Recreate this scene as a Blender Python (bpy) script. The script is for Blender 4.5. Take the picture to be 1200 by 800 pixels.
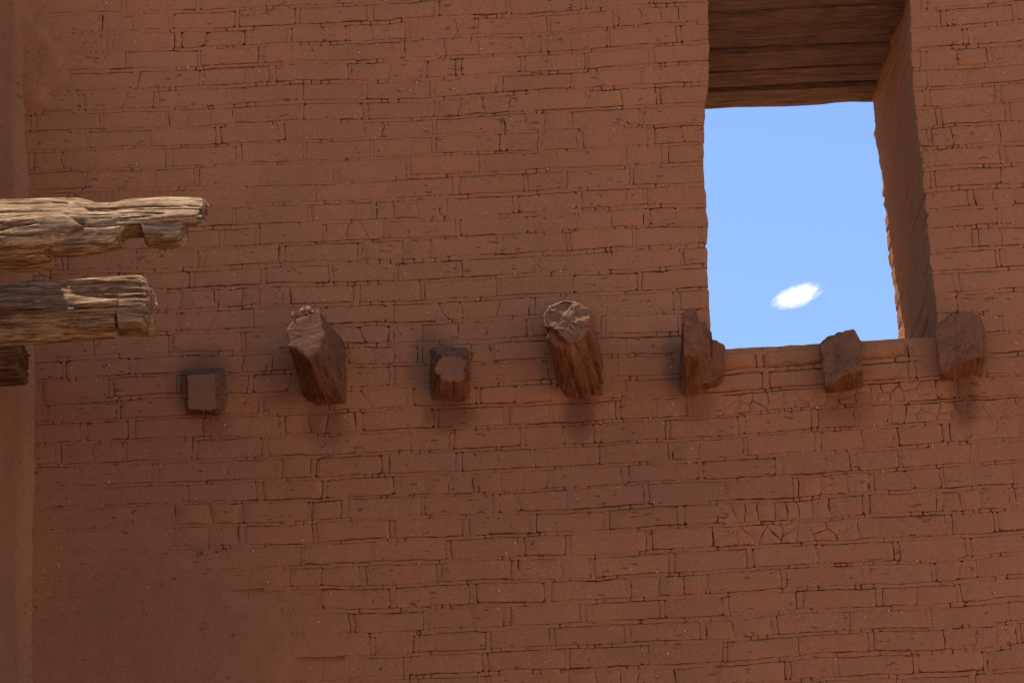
import bpy, math, random
from mathutils import Vector, Matrix, noise

sc = bpy.context.scene
for o in list(bpy.data.objects):
    bpy.data.objects.remove(o)
random.seed(11)
noise.seed_set(7)
COL = sc.collection

# ------------------------------------------------------------------ camera
FPX = 3600.0                      # focal length in photo pixels (1200 wide)
PITCH, YAW, ROLL = math.radians(23.0), math.radians(1.8), math.radians(1.7)
CAM = Vector((0.0, -17.95, 1.6))
cp, sp, cy_, sy_ = math.cos(PITCH), math.sin(PITCH), math.cos(YAW), math.sin(YAW)
FWD = Vector((-sy_ * cp, cy_ * cp, sp))
R0 = Vector((cy_, sy_, 0.0))
U0 = R0.cross(FWD)
RIGHT = R0 * math.cos(ROLL) - U0 * math.sin(ROLL)
UP = R0 * math.sin(ROLL) + U0 * math.cos(ROLL)
cam_data = bpy.data.cameras.new("camera")
cam_data.sensor_width = 36.0
cam_data.lens = 36.0 * FPX / 1200.0
cam_data.clip_start = 0.1
cam_data.clip_end = 20000.0
cam = bpy.data.objects.new("camera", cam_data)
COL.objects.link(cam)
m3 = Matrix((RIGHT, UP, -FWD)).transposed()
cam.matrix_world = Matrix.Translation(CAM) @ m3.to_4x4()
sc.camera = cam

# ------------------------------------------------------------------ light
TX, TY = 0.32, 0.16               # sun stands behind the wall and a little left, almost overhead
SUN_DIR = Vector((-TX, TY, 1.0)).normalized()
elev = math.asin(SUN_DIR.z)
azim = math.atan2(SUN_DIR.x, SUN_DIR.y)
world = bpy.data.worlds.new("World")
sc.world = world
world.use_nodes = True
nt = world.node_tree
bg = nt.nodes["Background"]
sky = nt.nodes.new("ShaderNodeTexSky")
sky.sky_type = 'NISHITA'
sky.sun_disc = False
sky.sun_elevation = elev
sky.sun_rotation = azim
sky.altitude = 2000.0
sky.air_density = 1.0
sky.dust_density = 0.1
sky.ozone_density = 2.2
nt.links.new(sky.outputs[0], bg.inputs[0])
bg.inputs[1].default_value = 0.121
sun_data = bpy.data.lights.new("sun", 'SUN')
sun_data.energy = 4.5
sun_data.angle = math.radians(0.53)
sun_data.color = (1.0, 0.95, 0.88)
sun = bpy.data.objects.new("sun", sun_data)
COL.objects.link(sun)
sun.location = (0, 0, 40)
sun.rotation_euler = SUN_DIR.to_track_quat('Z', 'Y').to_euler()
vs = sc.view_settings
vs.view_transform = 'Standard'
vs.look = 'None'
vs.exposure = 1.10
vs.gamma = 1.0
sc.cycles.volume_bounces = 8
sc.cycles.max_bounces = 12
sc.cycles.diffuse_bounces = 5


# ------------------------------------------------------------------ helpers
def at(px, py, y=0.0):
    """real point on the vertical plane at depth y seen at that place of the photograph"""
    d = FWD + RIGHT * ((px - 600.0) / FPX) + UP * ((400.0 - py) / FPX)
    return CAM + d * ((y - CAM.y) / d.y)


def proj(p):
    v = Vector(p) - CAM
    z = v.dot(FWD)
    return 600 + FPX * v.dot(RIGHT) / z, 400 - FPX * v.dot(UP) / z


def nz(x, y, z=0.0):
    return noise.noise(Vector((x, y, z)))


def fbm(x, y, z, o=3):
    return noise.fractal(Vector((x, y, z)), 1.0, 2.0, o)


def lerp(a, b, t):
    return a + (b - a) * t


def sstep(a, b, x):
    t = min(1.0, max(0.0, (x - a) / (b - a)))
    return t * t * (3 - 2 * t)


def table(pts):
    pts = sorted(pts)

    def f(z):
        if z <= pts[0][0]:
            return pts[0][1]
        for (a, va), (b, vb) in zip(pts, pts[1:]):
            if z <= b:
                return lerp(va, vb, (z - a) / (b - a))
        return pts[-1][1]
    return f


def build(name, V, F, mat, parent=None, smooth=True, sharp=38, base=None):
    me = bpy.data.meshes.new(name)
    if base is not None:
        V = [(v[0] - base[0], v[1] - base[1], v[2] - base[2]) for v in V]
    me.from_pydata(V, [], F)
    me.materials.append(mat)
    if smooth:
        me.polygons.foreach_set("use_smooth", [True] * len(me.polygons))
        me.set_sharp_from_angle(angle=math.radians(sharp))
    me.update()
    o = bpy.data.objects.new(name, me)
    COL.objects.link(o)
    if parent is not None:
        o.parent = parent
        if base is None:
            o.matrix_parent_inverse = Matrix.Translation(-parent.location)
    elif base is not None:
        o.location = base
    return o


def thing(name, label, cat, loc, group=None):
    e = bpy.data.objects.new(name, None)
    e.empty_display_size = 0.2
    e.location = loc
    COL.objects.link(e)
    e["label"] = label
    e["category"] = cat
    e["kind"] = "thing"
    if group:
        e["group"] = group
    return e


# ------------------------------------------------------------------ materials
class Mat:
    def __init__(self, name):
        self.m = bpy.data.materials.new(name)
        self.m.use_nodes = True
        self.t = self.m.node_tree
        self.b = self.t.nodes["Principled BSDF"]
        self.b.inputs["Roughness"].default_value = 0.95
        self.b.inputs["Specular IOR Level"].default_value = 0.0

    def n(self, typ, **kw):
        nd = self.t.nodes.new(typ)
        for k, v in kw.items():
            if k.startswith("i_"):
                nd.inputs[k[2:].replace("_", " ")].default_value = v
            else:
                setattr(nd, k, v)
        return nd

    def l(self, a, b):
        self.t.links.new(a, b)

    def math(self, op, a, b=None, c=None, clamp=False):
        nd = self.n("ShaderNodeMath", operation=op, use_clamp=clamp)
        for i, x in enumerate((a, b, c)):
            if x is None:
                continue
            if hasattr(x, "is_linked"):
                self.l(x, nd.inputs[i])
            else:
                nd.inputs[i].default_value = x
        return nd.outputs[0]

    def mix(self, fac, a, b, blend='MIX'):
        nd = self.n("ShaderNodeMix", data_type='RGBA', blend_type=blend)
        for s, x in ((nd.inputs[0], fac), (nd.inputs[6], a), (nd.inputs[7], b)):
            if hasattr(x, "is_linked"):
                self.l(x, s)
            elif isinstance(x, tuple):
                s.default_value = (*x, 1.0)
            else:
                s.default_value = x
        return nd.outputs[2]

    def noise(self, vec, scale, detail=4.0, rough=0.55, dist=0.0):
        nd = self.n("ShaderNodeTexNoise")
        nd.inputs["Scale"].default_value = scale
        nd.inputs["Detail"].default_value = detail
        nd.inputs["Roughness"].default_value = rough
        nd.inputs["Distortion"].default_value = dist
        self.l(vec, nd.inputs["Vector"])
        return nd.outputs["Fac"]

    def ramp(self, x, a, b, lo=0.0, hi=1.0, smooth=True):
        nd = self.n("ShaderNodeMapRange", interpolation_type='SMOOTHSTEP' if smooth else 'LINEAR')
        self.l(x, nd.inputs["Value"])
        for k, v in (("From Min", a), ("From Max", b), ("To Min", lo), ("To Max", hi)):
            nd.inputs[k].default_value = v
        return nd.outputs["Result"]

    def mapping(self, vec, scale):
        nd = self.n("ShaderNodeMapping")
        nd.inputs["Scale"].default_value = scale
        self.l(vec, nd.inputs["Vector"])
        return nd.outputs["Vector"]

    def bump(self, h, dist, strength=1.0, normal=None):
        nd = self.n("ShaderNodeBump")
        nd.inputs["Strength"].default_value = strength
        nd.inputs["Distance"].default_value = dist
        self.l(h, nd.inputs["Height"])
        if normal is not None:
            self.l(normal, nd.inputs["Normal"])
        return nd.outputs["Normal"]


ADOBE = (0.318, 0.128, 0.058)


def adobe_material(name, base, stains_and_shade=(), pits=1.0, bump=1.0, vary=0.035):
    M = Mat(name)
    geo = M.n("ShaderNodeNewGeometry")
    pos = geo.outputs["Position"]
    big = M.noise(pos, 0.9, 3)
    mid = M.noise(pos, 7.0, 5, 0.6)
    fine = M.noise(pos, 70.0, 4, 0.65)
    c = M.mix(M.ramp(big, 0.3, 0.7), tuple(x * 0.90 for x in base), tuple(x * 1.08 for x in base))
    c = M.mix(M.ramp(mid, 0.35, 0.75, 0.0, 0.45), c, (base[0] * 0.80, base[1] * 0.86, base[2] * 0.92))
    c = M.mix(M.ramp(fine, 0.42, 0.70, 0.0, 0.55), c, (base[0] * 1.30, base[1] * 1.38, base[2] * 1.48))
    grit = M.noise(pos, 160.0, 3, 0.7)
    c = M.mix(M.ramp(grit, 0.50, 0.66, 0.0, 0.48 * bump), c, (base[0] * 0.55, base[1] * 0.55, base[2] * 0.58))
    oi = M.n("ShaderNodeObjectInfo")
    rnd = M.ramp(oi.outputs["Random"], 0, 1, 1 - vary, 1 + vary, False)
    hsv = M.n("ShaderNodeHueSaturation")
    M.l(rnd, hsv.inputs["Value"])
    M.l(c, hsv.inputs["Color"])
    c = hsv.outputs[0]
    if stains_and_shade:
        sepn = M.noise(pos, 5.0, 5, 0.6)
        for (sx, sz, rx, rz, col, amt) in stains_and_shade:
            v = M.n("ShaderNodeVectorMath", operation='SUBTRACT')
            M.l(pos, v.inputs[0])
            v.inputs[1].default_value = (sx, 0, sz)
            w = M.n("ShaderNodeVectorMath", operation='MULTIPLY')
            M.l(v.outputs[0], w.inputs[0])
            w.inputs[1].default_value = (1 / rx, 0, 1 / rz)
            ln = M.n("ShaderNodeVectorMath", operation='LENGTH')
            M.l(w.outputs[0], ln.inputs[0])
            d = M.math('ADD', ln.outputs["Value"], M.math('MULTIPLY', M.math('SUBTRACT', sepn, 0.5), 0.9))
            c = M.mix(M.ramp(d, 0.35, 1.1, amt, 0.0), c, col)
    # flecks of lime and chaff worked into the mud
    vor = M.n("ShaderNodeTexVoronoi", feature='F1')
    vor.inputs["Scale"].default_value = 26.0
    M.l(pos, vor.inputs["Vector"])
    fle = M.ramp(vor.outputs["Distance"], 0.05, 0.10, 1.0, 0.0)
    sel = M.n("ShaderNodeSeparateColor")
    M.l(vor.outputs["Color"], sel.inputs[0])
    selm = M.math('GREATER_THAN', sel.outputs[0], 0.955)
    c = M.mix(M.math('MULTIPLY', M.math('MULTIPLY', fle, selm), 0.55), c, (0.55, 0.42, 0.33))
    M.l(c, M.b.inputs["Base Color"])
    # relief: soft trowel waves, sandy grain, small pits and hair cracks
    stre = M.mapping(pos, (3.0, 3.0, 9.0))
    wav = M.noise(stre, 3.0, 5, 0.6)
    n1 = M.bump(wav, 0.012 * bump)
    n2 = M.bump(fine, 0.007 * bump, 1.0, n1)
    pm = M.mapping(pos, (9.0, 9.0, 26.0))
    pn = M.noise(pm, 1.6, 3, 0.5, 0.6)
    pn2 = M.math('ADD', pn, M.ramp(M.noise(pos, 3.1, 4), 0.35, 0.65, -0.09, 0.02))
    pit = M.ramp(pn2, 0.645, 0.73, 0.0, 1.0)
    n3 = M.bump(M.math('SUBTRACT', 1.0, pit), 0.016 * pits, 1.0, n2)
    vc = M.n("ShaderNodeTexVoronoi", feature='DISTANCE_TO_EDGE')
    vc.inputs["Scale"].default_value = 6.5
    dist = M.n("ShaderNodeTexNoise")
    dist.inputs["Scale"].default_value = 9.0
    M.l(pos, dist.inputs["Vector"])
    ad = M.n("ShaderNodeMix", data_type='VECTOR')
    ad.inputs[0].default_value = 0.12
    M.l(pos, ad.inputs[4])
    M.l(dist.outputs["Color"], ad.inputs[5])
    M.l(ad.outputs[1], vc.inputs["Vector"])
    hair = M.ramp(vc.outputs["Distance"], 0.0, 0.02, 0.0, 1.0)
    msk = M.ramp(M.noise(pos, 2.3, 3), 0.56, 0.70)
    hh = M.math('SUBTRACT', 1.0, M.math('MULTIPLY', M.math('SUBTRACT', 1.0, hair), msk))
    n4 = M.bump(hh, 0.006 * pits, 0.6, n3)
    M.l(n4, M.b.inputs["Normal"])
    return M.m


def wood_material(name, light, dark, axis, dust=None, dust_amt=0.0, bump=1.0, scale=1.0):
    M = Mat(name)
    tc = M.n("ShaderNodeTexCoord")
    ob = tc.outputs["Object"]
    s = [26.0 * scale] * 3
    s[axis] = 3.0 * scale
    v = M.mapping(ob, tuple(s))
    g1 = M.noise(v, 1.0, 6, 0.62, 0.5)
    s2 = [95.0 * scale] * 3
    s2[axis] = 8.0 * scale
    v2 = M.mapping(ob, tuple(s2))
    g2 = M.noise(v2, 1.0, 4, 0.6, 0.3)
    blot = M.noise(ob, 4.5, 4, 0.6)
    c = M.mix(M.ramp(g1, 0.38, 0.60), dark, light)
    s3 = [210.0 * scale] * 3
    s3[axis] = 10.0 * scale
    g3 = M.noise(M.mapping(ob, tuple(s3)), 1.0, 3, 0.6, 0.2)
    c = M.mix(M.ramp(g3, 0.42, 0.56, 0.45, 0.0), c, tuple(x * 0.8 for x in dark))
    c = M.mix(M.ramp(g2, 0.41, 0.52, 0.7, 0.0), c, tuple(x * 0.40 for x in dark))
    c = M.mix(M.ramp(blot, 0.35, 0.7, 0.0, 0.4), c, tuple(x * 0.75 for x in light))
    if dust:
        dm = M.ramp(M.noise(ob, 6.0, 5, 0.62), 0.30, 0.62, dust_amt * 0.35, dust_amt)
        c = M.mix(dm, c, dust)
    M.l(c, M.b.inputs["Base Color"])
    n1 = M.bump(g1, 0.020 * bump)
    n2 = M.bump(g2, 0.007 * bump, 1.0, n1)
    M.l(n2, M.b.inputs["Normal"])
    return M.m


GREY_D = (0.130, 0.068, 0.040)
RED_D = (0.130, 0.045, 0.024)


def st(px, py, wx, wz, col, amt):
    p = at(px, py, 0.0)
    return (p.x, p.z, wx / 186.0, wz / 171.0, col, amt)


STAINS_AND_SHADE = [
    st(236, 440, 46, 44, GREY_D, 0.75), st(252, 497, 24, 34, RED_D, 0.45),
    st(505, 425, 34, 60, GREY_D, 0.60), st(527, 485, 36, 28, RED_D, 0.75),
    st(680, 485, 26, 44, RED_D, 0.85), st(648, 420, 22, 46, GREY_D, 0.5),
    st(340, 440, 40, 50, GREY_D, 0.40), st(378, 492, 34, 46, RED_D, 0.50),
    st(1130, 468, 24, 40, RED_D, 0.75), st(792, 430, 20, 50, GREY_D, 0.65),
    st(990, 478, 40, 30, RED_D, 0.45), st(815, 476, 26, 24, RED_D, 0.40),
    st(640, 560, 320, 90, (0.215, 0.088, 0.050), 0.40),
    st(190, 745, 190, 110, (0.225, 0.098, 0.054), 0.5),  # lower-left shade painted over the plaster patch
    st(130, 560, 230, 200, (0.225, 0.098, 0.056), 0.40),  # lower left darkened: shade of the inside corner put into the colour
]
M_BRICK = adobe_material("adobe_mud_brick", ADOBE, STAINS_AND_SHADE)
M_CORE = adobe_material("adobe_core_mud", tuple(x * 0.8 for x in ADOBE))
M_MORTAR = adobe_material("adobe_mortar_mud", tuple(x * 0.98 for x in ADOBE), STAINS_AND_SHADE)
M_PATCH = adobe_material("smooth_mud_plaster", tuple(x * 0.97 for x in ADOBE), STAINS_AND_SHADE, pits=0.5, bump=0.9)
M_SIDE = adobe_material("side_wall_plaster", (0.292, 0.127, 0.061), pits=0.6, bump=1.0)
M_JAMB = adobe_material("jamb_mud", (0.290, 0.130, 0.066), bump=1.3)
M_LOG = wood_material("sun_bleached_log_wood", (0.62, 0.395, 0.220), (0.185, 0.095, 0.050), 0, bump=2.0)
M_LOGM = wood_material("shade_warmed_log_wood", (0.60, 0.36, 0.185), (0.20, 0.10, 0.05), 0, bump=2.0)  # warmer log wood; warm bounce in the shade put into its colour
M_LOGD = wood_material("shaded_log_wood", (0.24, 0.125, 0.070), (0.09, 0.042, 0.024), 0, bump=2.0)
M_BEAM = wood_material("dusty_red_beam_wood", (0.27, 0.125, 0.066), (0.105, 0.045, 0.025), 1, (0.275, 0.112, 0.057), 0.75, 1.5)
M_BEAMG = wood_material("grey_brown_beam_wood", (0.24, 0.120, 0.066), (0.10, 0.047, 0.027), 1, (0.22, 0.098, 0.054), 0.5, 1.4)
M_CRUST = adobe_material("rotted_wood_crust", (0.245, 0.118, 0.062), bump=1.8)
M_LINTEL = wood_material("lintel_plank_wood", (0.240, 0.142, 0.097), (0.105, 0.060, 0.041), 0, (0.20, 0.106, 0.066), 0.45, 1.6)
M_END = adobe_material("dusty_beam_end", (0.195, 0.087, 0.046), pits=0.3, bump=0.7)
M_CLOD = adobe_material("dry_mud_clod", (0.30, 0.16, 0.10), bump=1.5)


def simple_material(name, col, rough=0.9):
    M = Mat(name)
    geo = M.n("ShaderNodeNewGeometry")
    f = M.noise(geo.outputs["Position"], 1.3, 5)
    M.l(M.mix(M.ramp(f, 0.3, 0.7), tuple(x * 0.8 for x in col), tuple(min(1, x * 1.15) for x in col)), M.b.inputs["Base Color"])
    M.b.inputs["Roughness"].default_value = rough
    return M.m


M_STRAW = simple_material("pale_straw", (0.52, 0.40, 0.29))
M_GROUND = simple_material("dusty_red_ground", (0.36, 0.225, 0.145))

# ------------------------------------------------------------------ ground
gv, gf = [], []
NSEG = 48
gv.append((0, 0, 0))
for r in (15, 60, 300, 1500, 6000):
    for k in range(NSEG):
        a = 2 * math.pi * k / NSEG
        h = 0.0 if r < 100 else -2.0 + 3.0 * nz(math.cos(a) * 2, math.sin(a) * 2, r * 0.01)
        gv.append((r * math.cos(a), r * math.sin(a), h))
for k in range(NSEG):
    gf.append((0, 1 + k, 1 + (k + 1) % NSEG))
for j in range(4):
    for k in range(NSEG):
        a, b = 1 + j * NSEG + k, 1 + j * NSEG + (k + 1) % NSEG
        gf.append((a, a + NSEG, b + NSEG, b))
ground = build("ground", gv, gf, M_GROUND)
ground["kind"] = "structure"

# ------------------------------------------------------------------ wall geometry
T = 1.6                                            # thickness of the big wall
Z_SILL = at(965, 404, 0).z
Z_LINT = 0.5 * (at(1022, 121, T).z + at(828, 128, T).z)
Z_BEAM = at(680, 440, 0).z
Z_TOP = Z_BEAM + 3.45
left_front = table([(p.z, p.x) for p in (at(x, y, 0) for x, y in
                   ((833, 430), (833, 398), (831, 330), (829, 280), (827, 200), (826, 130), (829, 90), (831, 40), (831, -60), (831, -160)))])
right_front = table([(p.z, p.x) for p in (at(x, y, 0) for x, y in
                    ((1101, 430), (1099, 390), (1097, 356), (1093, 324), (1086, 260), (1082, 204), (1075, 160), (1071, 100), (1068, 50), (1067, 0), (1064, -160)))])
right_back = table([(p.z, p.x) for p in (at(x, y, T) for x, y in
                   ((1054, 420), (1052, 396), (1049, 370), (1045, 340), (1040, 300), (1036, 260), (1032, 220), (1026, 180), (1022, 122), (1014, 60)))])


def left_back(z):
    return left_front(z) - 0.10


X_MIN, X_MAX = at(-60, 400, 0).x - 0.6, at(1200, 400, 0).x + 3.6
XC = at(420, 400, 0).x


def bow(x):
    return 0.0034 * (x - XC) ** 2


def wxz(x, z):
    """slow waver of the courses and the ragged line of every edge"""
    dx = 0.016 * nz(x * 2.1, z * 2.1, 3.3) + 0.0100 * nz(x * 9, z * 9, 8.1) + 0.0050 * nz(x * 31, z * 31, 1.7)
    dz = 0.020 * nz(x * 1.3, z * 2.0, 9.3) + 0.0085 * nz(x * 6, z * 8, 5.1) + 0.0042 * nz(x * 27, z * 30, 2.9)
    dx += 0.0026 * nz(x * 75, z * 75, 12.7)
    dz += 0.0026 * nz(x * 75, z * 75, 15.9)
    return x + dx, z + dz + bow(x)


def face_h(x, z):
    return 0.010 * nz(x * 1.1, z * 1.1, 20.0) + 0.0040 * nz(x * 7, z * 9, 21.0) + 0.0022 * nz(x * 24, z * 30, 22.0)


# patch of smooth plaster low on the left
PA, PB = at(40, 692, 0), at(352, 692, 0)
patch_right = PB.x
patch_top = PA.z


def in_patch(x, z):
    """>0 inside the smooth plaster patch (metres)"""
    w = 0.24 * nz(x * 1.5, z * 1.5, 60.0) + 0.10 * nz(x * 5, z * 5, 61.0)
    return min(patch_right - x, patch_top - (z - bow(x))) + w


def joint_field(x, z):
    """0 = joints smeared over with mud, 1 = open cracks"""
    f = 0.95 + 0.60 * fbm(x * 0.75, z * 0.9, 41.0, 3)
    px, py = proj((x, 0, z))
    f += 0.22 * sstep(600, 1000, px) + 0.10 * sstep(330, 100, py)
    f -= 0.35 * sstep(380, 120, px) * sstep(480, 640, py)
    f += 0.5 * math.exp(-((px - 930) / 110) ** 2 - ((py - 605) / 45) ** 2)
    f -= 0.75 * sstep(-0.45, -0.02, in_patch(x, z))
    f -= 0.5 * sstep(110, 60, px) * sstep(130, 100, py)
    return min(1.0, max(0.03, f))


def wall_map(x, z, h):
    return (x, -h, z)


def jamb_map(u, z, h):
    t = u / T
    return (lerp(right_front(z), right_back(z), t) - h, u, z)


HALF = 0.0029        # half width of an open joint
DEEP = 0.045


def cell(V, F, L, R, zb, zt, stn, off=0.0, tx=0.0, tz=0.0, fine=0.028, mp=wall_map, warp=True, hk=1.0, pil=0.0):
    """one lump of adobe: rounded ragged outline, soft edge, sunk sides; stn = joint strengths left right bottom top"""
    zm = 0.5 * (zb + zt)
    w, h = R(zm) - L(zm), zt - zb
    if w < 0.012 or h < 0.006:
        return
    ns = max(2, min(17, int(w / fine)))
    ntt = 4 if h > 0.05 else 1
    rc = random.choice((0.004, 0.006, 0.008, 0.012, 0.020))
    m = sum(stn) / 4
    rc *= min(1.0, 0.15 + 1.1 * m)
    cs, ct = min(0.3, rc / w), min(0.3, rc / h)
    P = []
    for i in range(ns + 1):
        P.append((lerp(cs, 1 - cs, i / ns), 0.0))
    for i in range(ntt + 1):
        P.append((1.0, lerp(ct, 1 - ct, i / ntt)))
    for i in range(ns + 1):
        P.append((lerp(1 - cs, cs, i / ns), 1.0))
    for i in range(ntt + 1):
        P.append((0.0, lerp(1 - ct, ct, i / ntt)))
    n = len(P)
    base = len(V)
    bev = 0.0045
    ins3 = min(0.030, 0.32 * h, 0.32 * w)
    rows = ((0.0, -DEEP), (0.0, -1.0), (bev + pil * 0.8, 0.0), (ins3 + pil * 0.8, 1.0))
    if min(w, h) < 0.03:
        rows = rows[:2] + ((min(bev, 0.25 * min(w, h)), 0.0),)
    for k, (ins, dep) in enumerate(rows):
        for (s, t) in P:
            z0 = lerp(zb, zt, t)
            x0 = lerp(L(z0), R(z0), s)
            var = max(0.08, 0.95 + 1.2 * nz(x0 * 6, z0 * 6, 77.0) + 1.2 * nz(x0 * 22, z0 * 22, 78.0))
            gl, gr, gb, gt = (HALF * q * var + ins for q in stn)
            zz = zb + gb + t * max(0.001, h - gb - gt)
            l, r = L(zz), R(zz)
            xx = l + gl + s * max(0.001, (r - l) - gl - gr)
            if warp:
                xw, zw = wxz(xx, zz)
            else:
                xw, zw = xx + 0.004 * nz(xx * 20, zz * 20, 4.0), zz + 0.006 * nz(xx * 9, zz * 9, 5.0)
            hh = face_h(xw, zw) * hk + m * (off + tx * (s - .5) * w + tz * (t - .5) * h)
            e = stn[2] if t == 0 else stn[3] if t == 1 else stn[0] if s == 0 else stn[1]
            if dep < -0.5:
                hh -= 0.0032 * e + pil
            elif dep > 0.5:
                hh += 0.0008 * min(1.0, m * 1.5)
            else:
                hh += dep
            V.append(mp(xw, zw, hh))
        if k:
            a, b = base + (k - 1) * n, base + k * n
            for i in range(n):
                j = (i + 1) % n
                F.append((a + i, a + j, b + j, b + i))
    F.append(tuple(base + (len(rows) - 1) * n + i for i in range(n)))


def vor_cells(x0, x1, z0, z1, pts):
    """break the rectangle into crack-bounded pieces"""
    out = []
    for i, (ax, az) in enumerate(pts):
        poly = [(x0, z0), (x1, z0), (x1, z1), (x0, z1)]
        for j, (bx, bz) in enumerate(pts):
            if i == j:
                continue
            mx, mz, dx, dz = (ax + bx) / 2, (az + bz) / 2, bx - ax, bz - az
            new = []
            for k in range(len(poly)):
                p, q = poly[k], poly[(k + 1) % len(poly)]
                sp_ = (p[0] - mx) * dx + (p[1] - mz) * dz
                sq_ = (q[0] - mx) * dx + (q[1] - mz) * dz
                if sp_ <= 0:
                    new.append(p)
                if (sp_ < 0) != (sq_ < 0):
                    t = sp_ / (sp_ - sq_)
                    new.append((lerp(p[0], q[0], t), lerp(p[1], q[1], t)))
            poly = new
            if len(poly) < 3:
                break
        if len(poly) >= 3:
            out.append(poly)
    return out


def poly_cell(V, F, poly, e, off=0.0, step=0.022):
    n0 = len(poly)
    cx, cz = sum(p[0] for p in poly) / n0, sum(p[1] for p in poly) / n0
    P = []
    for k in range(n0):
        p, q = poly[k], poly[(k + 1) % n0]
        ln = math.hypot(q[0] - p[0], q[1] - p[1])
        m = max(1, int(ln / step))
        for i in range(m):
            P.append((lerp(p[0], q[0], i / m), lerp(p[1], q[1], i / m)))
    n = len(P)
    base = len(V)
    for k, (ins, dep) in enumerate(((0, -DEEP), (0, -0.003 * e), (0.004, 0.0))):
        for (x, z) in P:
            d = math.hypot(x - cx, z - cz)
            var = max(0.08, 0.95 + 1.2 * nz(x * 6, z * 6, 77.0) + 1.2 * nz(x * 22, z * 22, 78.0))
            g = min(0.45 * d, HALF * e * var + ins)
            xx, zz = lerp(x, cx, g / max(d, 1e-4)), lerp(z, cz, g / max(d, 1e-4))
            xw, zw = wxz(xx, zz)
            xw += 0.014 * nz(xw * 15, zw * 15, 63.0) + 0.006 * nz(xw * 40, zw * 40, 65.0)
            zw += 0.006 * nz(xw * 17, zw * 17, 64.0)
            V.append(wall_map(xw, zw, face_h(xw, zw) + off + dep))
        if k:
            a, b = base + (k - 1) * n, base + k * n
            for i in range(n):
                j = (i + 1) % n
                F.append((a + i, a + j, b + j, b + i))
    F.append(tuple(base + 2 * n + i for i in range(n)))


def edge_strength(x, z, lo=0.0):
    f = joint_field(x, z)
    r = random.random()
    if r < 0.20 * (1.6 - f):
        return 0.04
    return f * random.choice((0.25, 0.45, 0.6, 0.8, 1.0, 1.15)) + lo


PITCH_Z = 0.1465
BED = 0.024
wall = thing("adobe_wall", "tall shaded red adobe brick wall with window opening and beam ends", "wall", (0, 0, 0))

k0 = -int((Z_SILL - (at(600, 860, 0).z - 1.0)) / PITCH_Z)
k1 = int((Z_TOP + 0.2 - Z_SILL) / PITCH_Z) + 1
MV, MF = [], []              # mortar
bricks = []                  # (area, V, F, (u, z))
sill_rows = (-1, 0)


def row_z(k):
    return Z_SILL - 0.012 + k * PITCH_Z + 0.006 * nz(k * 3.7, 1.0, 0.0)


kc = int(round((at(925, 610, 0).z - bow(at(925, 610, 0).x) - Z_SILL) / PITCH_Z))     # the crazed stretch covers courses kc-1 and kc
ZONES = [  # x0, x1, z0, z1, columns, rows, jitter, joint lo, joint hi, unevenness
    (at(842, 590, 0).x, at(972, 590, 0).x, row_z(kc), row_z(kc + 1) - BED, 8, 1, 0.34, 0.5, 1.5, 0.0015),
    (at(836, 620, 0).x, at(1006, 620, 0).x, row_z(kc - 1), row_z(kc) - BED, 7, 2, 0.42, 0.3, 1.3, 0.0015),
    (at(846, 445, 0).x, at(1098, 445, 0).x, row_z(-3), row_z(-2) - BED, 15, 2, 0.45, 0.2, 1.0, 0.0035),
    (at(1060, 470, 0).x, at(1190, 470, 0).x, row_z(-4), row_z(-3) - BED, 7, 2, 0.45, 0.2, 0.8, 0.0015),
    (at(650, 780, 0).x, at(790, 780, 0).x, row_z(kc - 7), row_z(kc - 6) - BED, 6, 1, 0.45, 0.4, 1.1, 0.0015),
]


def clip_window(x0, x1, z):
    """pieces of [x0,x1] outside the opening and outside the broken-up stretches"""
    for zn in ZONES:
        if zn[2] < z < zn[3] and x1 > zn[0] and x0 < zn[1]:
            out = []
            if x0 < zn[0] - 0.012:
                out.append((x0, zn[0], None, None))
            if x1 > zn[1] + 0.012:
                out.append((zn[1], x1, None, None))
            return out
    if not (Z_SILL < z + bow((x0 + x1) / 2) < Z_LINT + 0.05):
        return [(x0, x1, None, None)]
    a, b = left_front(z), right_front(z)
    out = []
    if x0 < a:
        out.append((x0, min(x1, a), None, 'R' if x1 > a else None))
    if x1 > b:
        out.append((max(x0, b), x1, 'L' if x0 < b else None, None))
    return [q for q in out if q[1] - q[0] > (0.03 if q[2] or q[3] else 0.012)]


def const(v):
    return lambda z: v


def vis_area(x0, x1, zb, zt):
    cnt = 0
    for i in range(6):
        for j in range(3):
            px, py = proj((lerp(x0, x1, (i + .5) / 6), 0, lerp(zb, zt, (j + .5) / 3) + bow(x0)))
            if 30 < px < 1200 and 0 < py < 800 and not any(a < px < b and c < py < d for a, b, c, d in BEAM_BOXES):
                cnt += 1
    return cnt / 18.0 * (x1 - x0) * (zt - zb)


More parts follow.
